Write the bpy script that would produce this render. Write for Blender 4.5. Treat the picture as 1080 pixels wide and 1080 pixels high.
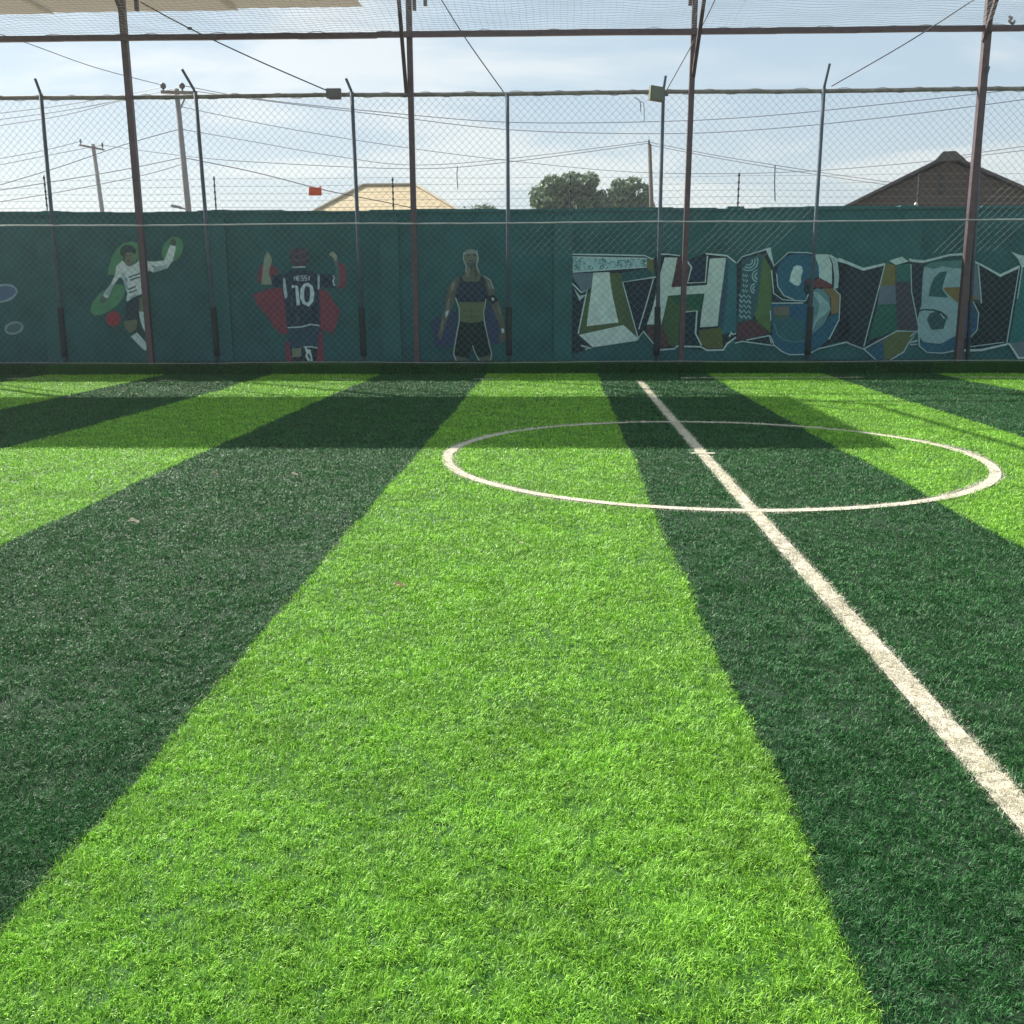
import bpy, math, random
import numpy as np
from mathutils import Vector, Matrix
random.seed(7); rng = np.random.default_rng(11)
R = math.radians
scene = bpy.context.scene
for o in list(bpy.data.objects): bpy.data.objects.remove(o)
COL = scene.collection

# ------------------------------------------------------------------ camera
FPX, PITCH, YAW, ROLL, CAM_H = 1043.64, R(-12.665), R(-2.966), R(-0.252), 1.5
def cam_axes():
    p, y, r = PITCH, YAW, ROLL
    f = Vector((math.sin(y)*math.cos(p), math.cos(y)*math.cos(p), math.sin(p)))
    rt = Vector((math.cos(y), -math.sin(y), 0)); up = rt.cross(f)
    c, s = math.cos(r), math.sin(r)
    return c*rt + s*up, -s*rt + c*up, f
AX, AY, AF = cam_axes()
cam = bpy.data.cameras.new('camera'); cam_o = bpy.data.objects.new('camera', cam); COL.objects.link(cam_o)
m4 = Matrix.Identity(4)
for i in range(3):
    m4[i][0], m4[i][1], m4[i][2] = AX[i], AY[i], -AF[i]
m4[2][3] = CAM_H
cam_o.matrix_world = m4
cam.sensor_width = 36; cam.lens = 36*FPX/1080; cam.clip_end = 2000; cam.clip_start = .05
scene.camera = cam_o

# ------------------------------------------------------------------ sun, sky, exposure
TO_SUN = Vector((-1.06, .78, 1.0)).normalized()
sun = bpy.data.lights.new('sun', 'SUN'); sun.energy = 5.0; sun.angle = R(.53); sun.color = (1, .95, .86)
sun_o = bpy.data.objects.new('sun', sun); COL.objects.link(sun_o)
sun_o.rotation_euler = (-TO_SUN).to_track_quat('-Z', 'Y').to_euler()
sun_o.location = (-20, 16, 30)
w = bpy.data.worlds.new('World'); scene.world = w; w.use_nodes = True
nt = w.node_tree; N = nt.nodes; L = nt.links; N.clear()
out = N.new('ShaderNodeOutputWorld'); bg = N.new('ShaderNodeBackground')
sky = N.new('ShaderNodeTexSky'); sky.sky_type = 'NISHITA'; sky.sun_disc = False
sky.sun_elevation = math.asin(TO_SUN.z); sky.sun_rotation = math.atan2(TO_SUN.x, TO_SUN.y)
sky.air_density = 1.0; sky.dust_density = 1.2; sky.ozone_density = 1.5
tc = N.new('ShaderNodeTexCoord'); sep = N.new('ShaderNodeSeparateXYZ'); L.new(tc.outputs['Generated'], sep.inputs[0])
def mth(op, a, b=None, clamp=False, nodes=None, links=None):
    n = (nodes or N).new('ShaderNodeMath'); n.operation = op; n.use_clamp = clamp
    for i, v in enumerate((a, b)):
        if v is None: continue
        if isinstance(v, (int, float)): n.inputs[i].default_value = v
        else: (links or L).new(v, n.inputs[i])
    return n.outputs[0]
zz = mth('ADD', mth('MAXIMUM', sep.outputs[2], 0), .16)
cx_ = mth('DIVIDE', sep.outputs[0], zz); cy_ = mth('DIVIDE', sep.outputs[1], zz)
cmb = N.new('ShaderNodeCombineXYZ'); L.new(cx_, cmb.inputs[0]); L.new(mth('MULTIPLY', cy_, 1.5), cmb.inputs[1]); cmb.inputs[2].default_value = 3.7
noi = N.new('ShaderNodeTexNoise'); noi.inputs['Scale'].default_value = .8; noi.inputs['Detail'].default_value = 7; noi.inputs['Roughness'].default_value = .56
noi.inputs['Distortion'].default_value = .35
L.new(cmb.outputs[0], noi.inputs['Vector'])
rmp = N.new('ShaderNodeMapRange'); rmp.inputs[1].default_value = .44; rmp.inputs[2].default_value = .62; L.new(noi.outputs[0], rmp.inputs[0])
rmp.interpolation_type = 'SMOOTHSTEP'
hor = N.new('ShaderNodeMapRange'); hor.inputs[1].default_value = .0; hor.inputs[2].default_value = .17; hor.inputs[3].default_value = .72; hor.inputs[4].default_value = .0
L.new(sep.outputs[2], hor.inputs[0])
cl = mth('MAXIMUM', rmp.outputs[0], hor.outputs[0], True)
cloud = N.new('ShaderNodeMix'); cloud.data_type = 'RGBA'; L.new(cl, cloud.inputs[0])
cloud.inputs[6].default_value = (3.8, 4.75, 5.4, 1); cloud.inputs[7].default_value = (6.0, 6.3, 6.2, 1)
mixc = N.new('ShaderNodeMix'); mixc.data_type = 'RGBA'; mixc.inputs[0].default_value = .76
L.new(sky.outputs[0], mixc.inputs[6]); L.new(cloud.outputs[2], mixc.inputs[7])
L.new(mixc.outputs[2], bg.inputs[0]); bg.inputs[1].default_value = .072; L.new(bg.outputs[0], out.inputs[0])
scene.view_settings.view_transform = 'Standard'; scene.view_settings.look = 'None'
scene.view_settings.exposure = 1.03; scene.view_settings.gamma = 1; scene.view_settings.use_curve_mapping = False
scene.render.film_transparent = False
scene.cycles.max_bounces = 6; scene.cycles.transparent_max_bounces = 8
scene.cycles.use_denoising = True

HAZE = .0010
# ------------------------------------------------------------------ helpers
M_W = .0258                                  # the wall and fence run at a slight angle to the pitch
D_FENCE, D_WALL, D_KERB = 18.21, 19.02, 18.10
UW = Vector((1, M_W, 0)).normalized(); VW = Vector((-UW.y, UW.x, 0))     # along, and away from the pitch
def at(px, py, d0, m=M_W):
    """Point of the plane Y = d0 + M_W X that the photograph shows at px, py (1080 px frame)."""
    d = AF + (px-540)/FPX*AX + (540-py)/FPX*AY
    return Vector((0, 0, CAM_H)) + d*(d0/(d.y - m*d.x))
def gnd(px, py):
    d = AF + (px-540)/FPX*AX + (540-py)/FPX*AY
    t = CAM_H/-d.z
    return d.x*t, d.y*t
def on(d0, x, z, off=0.0):
    return Vector((x, d0 + M_W*x, z)) - VW*off

class MB:
    def __init__(s): s.v = []; s.f = []
    def quad(s, *p):
        n = len(s.v); s.v += [tuple(q) for q in p]; s.f.append(tuple(range(n, n+len(p))))
    def hexa(s, c):            # 8 corners: bottom ring 0-3, top ring 4-7
        n = len(s.v); s.v += [tuple(q) for q in c]
        s.f += [tuple(n+i for i in q) for q in ((3,2,1,0),(4,5,6,7),(0,1,5,4),(1,2,6,5),(2,3,7,6),(3,0,4,7))]
    def box(s, c, u, v, z, hu, hv, hz):
        c, u, v, z = map(Vector, (c, u, v, z))
        s.hexa([c+u*a*hu+v*b*hv+z*d*hz for d in (-1,1) for a,b in ((-1,-1),(1,-1),(1,1),(-1,1))])
    def wbox(s, x0, x1, d0, d1, z0, z1):     # box aligned with the wall
        def P(x, d, z): return Vector((0, d, 0)) + UW*x + Vector((0, 0, z))
        s.hexa([P(x0,d0,z0),P(x1,d0,z0),P(x1,d1,z0),P(x0,d1,z0),P(x0,d0,z1),P(x1,d0,z1),P(x1,d1,z1),P(x0,d1,z1)])
    def tube(s, pts, r, n=8, r1=None, cap=True):
        pts = [Vector(p) for p in pts]; rings = []
        for i, p in enumerate(pts):
            t = (pts[min(i+1, len(pts)-1)] - pts[max(i-1, 0)]).normalized()
            a = t.orthogonal().normalized() if i == 0 else (a - t*a.dot(t)).normalized()
            b = t.cross(a); rr = r if r1 is None else r + (r1-r)*i/(len(pts)-1)
            k = len(s.v); s.v += [tuple(p + (a*math.cos(2*math.pi*j/n) + b*math.sin(2*math.pi*j/n))*rr) for j in range(n)]
            rings.append(k)
        for k0, k1 in zip(rings, rings[1:]):
            for j in range(n): s.f.append((k0+j, k0+(j+1)%n, k1+(j+1)%n, k1+j))
        if cap and n > 2:
            s.f.append(tuple(rings[0]+j for j in reversed(range(n)))); s.f.append(tuple(rings[-1]+j for j in range(n)))
        return s
    def beam(s, a, b, wx, wy=None, up=None):  # rectangular tube from a to b
        a, b = Vector(a), Vector(b); t = (b-a).normalized()
        u = (UW if abs(t.dot(UW)) < .7 else Vector((0,0,1))) if up is None else Vector(up)
        u = (u - t*u.dot(t)).normalized(); v = t.cross(u); wy = wy or wx
        s.hexa([p+u*i*wx/2+v*j*wy/2 for p in (a,b) for i,j in ((-1,-1),(1,-1),(1,1),(-1,1))]); return s
    def ball(s, c, rx, ry, rz, n=10, k=6, jit=0):
        c = Vector(c); base = len(s.v)
        for i in range(k+1):
            th = math.pi*i/k
            for j in range(n):
                ph = 2*math.pi*j/n; q = 1+random.uniform(-jit, jit)
                s.v.append(tuple(c+Vector((rx*math.sin(th)*math.cos(ph)*q, ry*math.sin(th)*math.sin(ph)*q, rz*math.cos(th)*q))))
        for i in range(k):
            for j in range(n): s.f.append((base+i*n+j, base+(i+1)*n+j, base+(i+1)*n+(j+1)%n, base+i*n+(j+1)%n))
    def build(s, name, mat, parent=None, smooth=False):
        me = bpy.data.meshes.new(name); me.from_pydata(s.v, [], s.f); me.validate(); me.update()
        if smooth: me.shade_smooth()
        me.materials.append(mat)
        o = bpy.data.objects.new(name, me); COL.objects.link(o)
        if parent:
            o.parent = parent
            o.matrix_parent_inverse = Matrix.Translation(-parent.location)
        return o
def tag(o, label=None, cat=None, group=None, kind=None):
    for k, v in (('label', label), ('category', cat), ('group', group), ('kind', kind)):
        if v: o[k] = v
    return o
def empty(name, loc, label=None, cat=None, group=None):
    o = bpy.data.objects.new(name, None); COL.objects.link(o); o.location = loc; o.empty_display_size = .2
    return tag(o, label, cat, group)

def mat(name, col, rough=.7, metal=0, var=.15, scale=6, bump=0, bscale=60, spec=.5, col2=None, fac=None):
    m = bpy.data.materials.new(name); m.use_nodes = True; n = m.node_tree.nodes; l = m.node_tree.links
    b = n['Principled BSDF']; b.inputs['Roughness'].default_value = rough; b.inputs['Metallic'].default_value = metal
    b.inputs['Specular IOR Level'].default_value = spec
    t = n.new('ShaderNodeTexCoord'); no = n.new('ShaderNodeTexNoise'); no.inputs['Scale'].default_value = scale; no.inputs['Detail'].default_value = 6
    no.inputs['Roughness'].default_value = .65
    l.new(t.outputs['Object'], no.inputs['Vector'])
    r = n.new('ShaderNodeMapRange'); r.inputs[1].default_value = .3; r.inputs[2].default_value = .7; l.new(no.outputs[0], r.inputs[0])
    if fac: r.inputs[1].default_value, r.inputs[2].default_value = fac
    mx = n.new('ShaderNodeMix'); mx.data_type = 'RGBA'; l.new(r.outputs[0], mx.inputs[0])
    c2 = col2 or tuple(min(1, c*(1+var)) for c in col); c1 = col if col2 else tuple(c*(1-var) for c in col)
    mx.inputs[6].default_value = (*c1, 1); mx.inputs[7].default_value = (*c2, 1)
    l.new(mx.outputs[2], b.inputs['Base Color'])
    if bump:
        n2 = n.new('ShaderNodeTexNoise'); n2.inputs['Scale'].default_value = bscale; n2.inputs['Detail'].default_value = 4; l.new(t.outputs['Object'], n2.inputs['Vector'])
        bp = n.new('ShaderNodeBump'); bp.inputs['Strength'].default_value = bump; bp.inputs['Distance'].default_value = .01
        l.new(n2.outputs[0], bp.inputs['Height']); l.new(bp.outputs[0], b.inputs['Normal'])
    return m
def s2l(c): c /= 255; return c/12.92 if c <= .04045 else ((c+.055)/1.055)**2.4
PAINT = {}
PF = 1.95
def paint(r, g, b):
    """Wall paint whose albedo follows from the shaded colour the wall paints show in the photo."""
    k = (r, g, b)
    if k not in PAINT:
        PAINT[k] = mat('wall_paint', tuple(min(.8, s2l(c)*PF) for c in k), var=.15, rough=.75, scale=6, bump=.35, bscale=45, spec=.3)
    return PAINT[k]

brown = mat('brown_steel', (.090, .062, .070), .55, .1, .3, 9, .2)
bluegrey = mat('blue_grey_paint', (.07, .10, .135), .75, 0, .3, 8)
galv = mat('galvanised_steel', (.19, .215, .22), .5, .45, .25, 10)
greyrail = mat('weathered_pipe', (.23, .225, .21), .6, .3, .4, 7, .5, 40)
whitepipe = mat('pale_pipe', (.36, .39, .38), .5, .2, .25, 5)
foam = mat('black_foam', (.025, .035, .04), .85, 0, .3, 12, .5)
wire_m = mat('dark_wire', (.05, .05, .05), .6)
netm = mat('pale_net_cord', (.42, .43, .44), .8)
wood = mat('weathered_wood', (.12, .105, .09), .85, 0, .3, 5, .5)
concrete = mat('pole_concrete', (.19, .19, .195), .85, 0, .2, 4, .3)
white_m = mat('white_glaze', (.7, .7, .66), .3)

# ------------------------------------------------------------------ ground, turf, markings
soil = mat('dry_soil', (.28, .20, .13), .95, 0, .25, .6, .6, 12)
b = MB(); b.quad((-320,-120,-.03),(320,-120,-.03),(320,620,-.03),(-320,620,-.03))
tag(b.build('ground', soil), kind='structure')

E_PX = {-3: [(131,404),(92,415),(55,421),(0,432)],
 -2: [(256,404),(214,418),(153,435),(107,445),(61,459),(9,473)],
 -1: [(382,404),(330,427),(275,450),(226,471),(174,497),(100,536),(0,573)],
 0: [(507,403),(497,412),(484,431),(453,469),(435,481),(370,555),(320,620),(254,700),(215,733),(165,800),(100,875),(50,932),(0,990)],
 1: [(633,403),(645,430),(661,470),(677,502),(694,550),(706,576),(740,660),(760,702),(790,762),(820,830),(860,915),(890,985),(930,1078)],
 2: [(760,404),(796,423),(836,446),(878,470),(921,495),(964,518),(994,532),(1037,557),(1078,576)],
 3: [(897,405),(964,424),(1013,441),(1055,455)],
 4: [(1024,403),(1074,412)]}
X0, WS = -1.345, 2.028
EDGE = {}
for k in range(-7, 9):
    if k in E_PX:
        pts = sorted([gnd(*p) for p in E_PX[k]], key=lambda q: q[1])
        ys = [q[1] for q in pts]; xs = [q[0] for q in pts]
        nx = X0 + k*WS
        cf = np.polyfit(ys, xs, 2 if len(ys) > 4 else 1); ya = np.linspace(ys[0], ys[-1], 14); xs = list(np.polyval(cf, ya)); ys = list(ya)
        if ys[0] > 2.0: ys = [ys[0]-4] + ys; xs = [.5*xs[0]+.5*nx] + xs
        ys = [-8] + ys + [D_KERB+.5]; xs = [xs[0]] + xs + [xs[-1]]
    else: ys = [-8, 20]; xs = [X0+k*WS]*2
    EDGE[k] = (np.array(ys), np.array(xs))
def stripe(x, y):
    """True on a light green roll."""
    n = np.full(x.shape, -8)
    for k in range(-7, 9): n[x > np.interp(y, *EDGE[k])] = k
    return n % 2 == 0
def line_path(px):
    q = sorted([gnd(*p) for p in px], key=lambda a: a[1]); return np.array([a[1] for a in q]), np.array([a[0] for a in q])
HL = line_path([(674.5,402),(713,446),(740,479),(778,530),(790,536),(826,570),(880,626),(937,693),(975,740),(1035,815),(1080,872)])
_c = np.polyfit(HL[0], HL[1], 2); _y = np.linspace(HL[0][0], HL[0][-1], 24); HL = (_y, np.polyval(_c, _y))
HL = (np.concatenate([[-4], HL[0]]), np.concatenate([[HL[1][0]-.02], HL[1]]))
CC, CR = (1.335, 9.085), 2.40
def in_line(x, y, j=0):
    hl = (np.abs(x - np.interp(y, *HL)) < .058 + j) & (y < HL[0][-1]) & (y > -4)
    r = np.hypot((x-CC[0])/1.004, (y-CC[1])/.977); a = np.arctan2(y-CC[1], x-CC[0])
    ci = np.abs(r - CR - .025*np.sin(3*a+1) - .012*np.sin(11*a)) < .060 + .010*np.sin(7*a) + j
    tk = (np.abs(x-CC[0]+.03) < .11) & (np.abs(y-9.17) < .035)
    tl = np.zeros(x.shape, bool)
    for p, q in TOUCH:
        (x0, y0), (x1, y1) = gnd(*p), gnd(*q)
        tl |= (x > x0) & (x < x1) & (np.abs(y - y0 - (y1-y0)*(x-x0)/(x1-x0)) < .07)
    return hl | ci | tk | tl
TOUCH = [((8,400),(66,399.5)),((168,401.8),(188,402.2)),((718,399.2),(912,398.6)),((1005,398.2),(1080,398.6)),((350,400.8),(372,400.9)),((500,400.2),(530,400.2))]

base_l = mat('light_turf_backing', (.022, .085, .008), .95, 0, .3, 30)
base_d = mat('dark_turf_backing', (.008, .032, .010), .95, 0, .3, 30)
white_t = mat('white_turf_backing', (.5, .46, .38), .95, 0, .2, 30)
tx = MB()
turf_me = None
me = bpy.data.meshes.new('turf'); vs = []; fs = []; mi = []
ysamp = np.concatenate([np.arange(-6, D_KERB-.01, .3), [D_KERB+.1]])
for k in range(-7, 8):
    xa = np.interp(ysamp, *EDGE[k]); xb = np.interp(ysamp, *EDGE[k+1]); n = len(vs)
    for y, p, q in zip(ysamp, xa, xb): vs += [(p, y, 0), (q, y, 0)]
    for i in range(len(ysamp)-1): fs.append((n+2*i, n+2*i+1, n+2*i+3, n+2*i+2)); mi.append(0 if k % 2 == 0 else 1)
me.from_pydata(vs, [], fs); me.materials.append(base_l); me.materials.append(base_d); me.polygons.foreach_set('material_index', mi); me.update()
o = bpy.data.objects.new('turf', me); COL.objects.link(o); tag(o, kind='structure')
b = MB(); ys = np.arange(-3, HL[0][-1], .25)
for y0, y1 in zip(ys, ys[1:]):
    a0, a1 = np.interp(y0, *HL), np.interp(y1, *HL); b.quad((a0-.05,y0,.004),(a0+.05,y0,.004),(a1+.05,y1,.004),(a1-.05,y1,.004))
tag(b.build('halfway_line', white_t), kind='structure')
b = MB()
for i in range(96):
    a0, a1 = 2*math.pi*i/96, 2*math.pi*(i+1)/96
    b.quad(*[(CC[0]+r*math.cos(a), CC[1]+.977*r*math.sin(a), .008) for r, a in ((CR-.045,a0),(CR+.045,a0),(CR+.045,a1),(CR-.045,a1))])
tag(b.build('centre_circle', white_t), kind='structure')
b = MB(); b.quad((CC[0]-.14,9.14,.012),(CC[0]+.08,9.14,.012),(CC[0]+.08,9.20,.012),(CC[0]-.14,9.20,.012))
tag(b.build('centre_mark', white_t), kind='structure')
b = MB()
for p, q in TOUCH:
    (x0, y0), (x1, y1) = gnd(*p), gnd(*q); nseg = 14
    for i in range(nseg):
        t0, t1 = i/nseg, (i+1)/nseg; w0 = random.uniform(.02, .09)
        b.quad((x0+(x1-x0)*t0, y0+(y1-y0)*t0, .006), (x0+(x1-x0)*t1, y0+(y1-y0)*t1, .006), (x0+(x1-x0)*t1, y0+(y1-y0)*t1+w0, .006), (x0+(x1-x0)*t0, y0+(y1-y0)*t0+w0, .006))
tag(b.build('touchline', white_t), kind='structure')
# turf covered kerb under the fence
b = MB(); KH = .185
for k in range(-7, 8):
    xa, xb = EDGE[k][1][-1], EDGE[k+1][1][-1]
    b.wbox(xa, xb, D_KERB, D_WALL-.05, 0, KH)
o = b.build('kerb', base_d); o.data.materials.append(base_l)
for i, p in enumerate(o.data.polygons): p.material_index = 1 if ((i//6)-7) % 2 == 0 else 0
tag(o, kind='structure')

# ------------------------------------------------------------------ grass blades (tufted pile, nobody could count it)
def vnoise(x, y, cell, seed):
    g = np.random.default_rng(seed).random((256, 256)); u = x/cell+100; v = y/cell+100
    i = np.floor(u).astype(int); j = np.floor(v).astype(int); fu = u-i; fv = v-j
    fu = fu*fu*(3-2*fu); fv = fv*fv*(3-2*fv); i %= 255; j %= 255
    return (g[i,j]*(1-fu)+g[i+1,j]*fu)*(1-fv) + (g[i,j+1]*(1-fu)+g[i+1,j+1]*fu)*fv
def blades(x, y, z, nrm, length, width, name, material):
    n = len(x)
    az = rng.random(n)*2*np.pi
    flow = vnoise(x, y*.05, .10, 8)*3.6 + vnoise(x, y, .055, 3)*2*np.pi*1.2 + vnoise(x, y, .5, 4)*3 + 2.2
    pull = .7
    dx = np.cos(az) + pull*np.cos(flow); dy = np.sin(az) + pull*np.sin(flow); q = np.hypot(dx, dy)+1e-6; dx /= q; dy /= q
    th = np.clip(rng.normal(.98, .30, n), .15, 1.5)
    tw = rng.random(n)*2*np.pi
    d3 = np.stack([dx, dy, np.zeros(n)], 1)
    upv = np.zeros((n, 3)); upv[:, 2] = 1
    if nrm is not None: upv = nrm; d3 = np.stack([dx, dy*0-.1, dy], 1)
    s3 = np.cross(upv, d3); s3 /= np.linalg.norm(s3, axis=1)[:, None]+1e-9
    root = np.stack([x, y, z], 1)
    t1 = th*.55; t2 = np.minimum(th*1.35, 1.75)
    mid = root + (upv*np.cos(t1)[:, None] + d3*np.sin(t1)[:, None])*(length*.5)[:, None]
    tip = mid + (upv*np.cos(t2)[:, None] + d3*np.sin(t2)[:, None])*(length*.5)[:, None]
    c, s = np.cos(tw*.35-1.1), np.sin(tw*.35-1.1)
    wv = (s3*c[:, None] + upv*(s*.6)[:, None])*(width*.5)[:, None]
    V = np.empty((n, 5, 3)); V[:, 0] = root-wv; V[:, 1] = root+wv; V[:, 2] = mid+wv*.9; V[:, 3] = mid-wv*.9; V[:, 4] = tip
    me = bpy.data.meshes.new(name); me.vertices.add(n*5); me.vertices.foreach_set('co', V.reshape(-1).astype(np.float32))
    li = (np.array([0,1,2,3,3,2,4])[None, :] + 5*np.arange(n)[:, None]).reshape(-1).astype(np.int32)
    me.loops.add(n*7); me.loops.foreach_set('vertex_index', li)
    me.polygons.add(n*2)
    st = np.stack([7*np.arange(n), 7*np.arange(n)+4], 1).reshape(-1).astype(np.int32)
    me.polygons.foreach_set('loop_start', st)
    me.update(calc_edges=True)
    me.materials.append(material)
    ob = bpy.data.objects.new(name, me); COL.objects.link(ob); tag(ob, kind='stuff'); return ob
def grass_mat(name, dark, light, trans, rough, spec, tip=None):
    m = bpy.data.materials.new(name); m.use_nodes = True; n = m.node_tree.nodes; l = m.node_tree.links; n.clear()
    g = n.new('ShaderNodeNewGeometry'); cr = n.new('ShaderNodeValToRGB'); l.new(g.outputs['Random Per Island'], cr.inputs[0])
    cr.color_ramp.elements[0].position = .12; cr.color_ramp.elements[1].position = .85; cr.color_ramp.elements[0].color = (*dark, 1); cr.color_ramp.elements[1].color = (*light, 1)
    t = n.new('ShaderNodeTexCoord'); no = n.new('ShaderNodeTexNoise'); no.inputs['Scale'].default_value = 2.6; no.inputs['Detail'].default_value = 5
    l.new(t.outputs['Object'], no.inputs['Vector'])
    hs = n.new('ShaderNodeHueSaturation'); l.new(cr.outputs[0], hs.inputs['Color'])
    mr = n.new('ShaderNodeMapRange'); mr.inputs[1].default_value = .3; mr.inputs[2].default_value = .7; mr.inputs[3].default_value = .82; mr.inputs[4].default_value = 1.18
    l.new(no.outputs[0], mr.inputs[0]); l.new(mr.outputs[0], hs.inputs['Value'])
    p = n.new('ShaderNodeBsdfPrincipled'); p.inputs['Roughness'].default_value = rough; p.inputs['Specular IOR Level'].default_value = spec
    l.new(hs.outputs[0], p.inputs['Base Color'])
    tr = n.new('ShaderNodeBsdfTranslucent'); l.new(hs.outputs[0], tr.inputs[0])
    ms = n.new('ShaderNodeMixShader'); ms.inputs[0].default_value = trans; l.new(p.outputs[0], ms.inputs[1]); l.new(tr.outputs[0], ms.inputs[2])
    o_ = n.new('ShaderNodeOutputMaterial'); l.new(ms.outputs[0], o_.inputs[0]); return m
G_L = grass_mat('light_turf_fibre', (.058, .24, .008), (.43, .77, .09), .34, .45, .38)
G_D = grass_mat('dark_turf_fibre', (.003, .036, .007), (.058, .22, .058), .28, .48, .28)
G_KL_SHADE = grass_mat('shaded_kerb_turf_fibre', (.022, .12, .02), (.055, .19, .04), .3, .6, .3)  # light turf on the kerb, wall shade darkened into the fibre colour
G_W = grass_mat('white_turf_fibre', (.54, .505, .39), (.75, .715, .57), .3, .6, .3)

def sample_field():
    X = []; Y = []
    edges = [0.9, 1.4, 2, 2.6, 3.2, 4, 5, 6.2, 7.6, 9.2, 11, 13, 15.2, D_KERB]
    for d0, d1 in zip(edges, edges[1:]):
        dm = (d0+d1)/2; rho = 92000*min(1, (2.2/dm)**1.55)
        hw0 = .66*d1 + .9
        n = int(rho*(d1-d0)*2*hw0)
        X.append(rng.uniform(-hw0, hw0, n) - .05*dm); Y.append(rng.uniform(d0, d1, n))
    return np.concatenate(X), np.concatenate(Y)
gx, gy = sample_field()
lim = D_KERB + M_W*gx - .02
k = gy < lim; gx, gy = gx[k], gy[k]
clump = vnoise(gx, gy, .026, 5)*.55 + vnoise(gx, gy, .09, 6)*.25 + vnoise(gx, gy, .5, 9)*.2
keep = rng.random(len(gx)) < np.clip(.0 + 1.55*clump, .22, 1); gx, gy, clump = gx[keep], gy[keep], clump[keep]
jx = rng.normal(0, .011, len(gx)); jy = rng.normal(0, .011, len(gx))
isw = in_line(gx+jx*1.2, gy+jy*1.2)
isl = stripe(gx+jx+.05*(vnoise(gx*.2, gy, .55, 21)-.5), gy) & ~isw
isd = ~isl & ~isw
lod = np.maximum(1, gy/2.4)**.72
ln = (.009 + .022*clump)*rng.uniform(.65, 1.25, len(gx))*(1+.04*gy); wd = .0019*lod*rng.uniform(.7, 1.3, len(gx))
zz0 = np.full(len(gx), .0)
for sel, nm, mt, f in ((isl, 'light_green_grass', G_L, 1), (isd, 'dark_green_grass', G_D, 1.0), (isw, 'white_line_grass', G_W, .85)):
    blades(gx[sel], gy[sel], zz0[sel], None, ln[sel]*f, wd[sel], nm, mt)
# pile on the face and the edge of the kerb
n = 60000; kx = rng.uniform(-12.5, 11.5, n); kz = rng.uniform(0, KH+.01, n); ky = D_KERB + M_W*kx
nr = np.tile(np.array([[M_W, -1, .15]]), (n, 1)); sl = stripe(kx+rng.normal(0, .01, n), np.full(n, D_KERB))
for sel, nm, mt in ((sl, 'light_green_grass', G_KL_SHADE), (~sl, 'dark_green_grass', G_D)):
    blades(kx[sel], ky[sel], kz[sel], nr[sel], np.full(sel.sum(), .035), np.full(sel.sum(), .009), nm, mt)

# ------------------------------------------------------------------ boundary wall
teal = mat('teal_wall_paint', (.025, .124, .130), .8, 0, .24, 1.7, .5, 24, .3)
teal2 = mat('teal_coping_paint', (.031, .138, .144), .8, 0, .18, 2.5, .4, 25, .3)
wall = empty('boundary_wall', (0, D_WALL, 0), 'long teal plastered wall painted with footballers and big graffiti letters behind the fence', 'wall')
WT = 2.90
b = MB(); b.wbox(-22, 22, D_WALL, D_WALL+.2, 0, WT); b.build('wall_face', teal, wall)
PIL = [53, 232, 412, 594, 776, 958, -126, -305, 1140, 1322]
for i, px in enumerate(PIL):
    p = at(px, 300, D_WALL); pr = .007 if px in (776, 958, 1140) else .045
    b = MB(); b.wbox(p.x-.17, p.x+.17, D_WALL-pr, D_WALL-.0005, 0, WT-.08); b.build('pilaster', teal2, wall)
b = MB()
xs = np.arange(-22, 22.01, .8)
for x0, x1 in zip(xs, xs[1:]):
    hgt = .012*math.sin(x0*1.7)+random.uniform(-.006, .006)
    b.wbox(x0, x1, D_WALL-.03, D_WALL+.23, WT, WT+.05+hgt)
for px in (53, 776, 232, 958):
    p = at(px, 222, D_WALL); b.wbox(p.x-.15, p.x+.15, D_WALL-.028, D_WALL+.228, WT+.03, WT+.07)
b.build('coping', teal2, wall)

def mural(name, label, org, sc):
    root = empty(name, (0, 0, 0)); root.parent = wall; root.location = (0, 0, 0); root['label'] = label
    root.matrix_parent_inverse = Matrix.Translation(-wall.location)
    lay = [0]
    def P(x, y): return at(org[0]+x/sc, org[1]+y/sc, D_WALL-.011-.0012*lay[0])
    def seat(o):
        o.parent = root; return o
    def poly(name, pts, col):
        lay[0] += 1; b = MB(); b.quad(*[P(*p) for p in pts]); 
        return seat(b.build(name, paint(*col)))
    def strokes(name, lines, col, wpx):
        lay[0] += 1; b = MB()
        for pts in lines:
            wv = wpx; q = [Vector((p[0], p[1], 0)) for p in pts]
            L_, R_ = [], []
            for i, p in enumerate(q):
                t = (q[min(i+1, len(q)-1)] - q[max(i-1, 0)]); t.normalize(); nn = Vector((-t.y, t.x, 0))*wv/2*random.uniform(.75, 1.2)
                L_.append(p+nn); R_.append(p-nn)
            for i in range(len(q)-1):
                b.quad(P(L_[i].x, L_[i].y), P(L_[i+1].x, L_[i+1].y), P(R_[i+1].x, R_[i+1].y), P(R_[i].x, R_[i].y))
        return seat(b.build(name, paint(*col)))
    def many(name, polys, col):
        for pts in polys: poly(name, pts, col)
    return root, poly, strokes, many
def ell(cx, cy, a, bb, rot=0, n=26, wob=0):
    c, s = math.cos(R(rot)), math.sin(R(rot)); o_ = []
    for i in range(n):
        t = 2*math.pi*i/n; q = 1+random.uniform(-wob, wob); x, y = a*math.cos(t)*q, bb*math.sin(t)*q
        o_.append((cx+x*c-y*s, cy+x*s+y*c))
    return o_
def ring(cx, cy, a, bb, rot=0, n=26): e = ell(cx, cy, a, bb, rot, n); return e + [e[0]]

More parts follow.
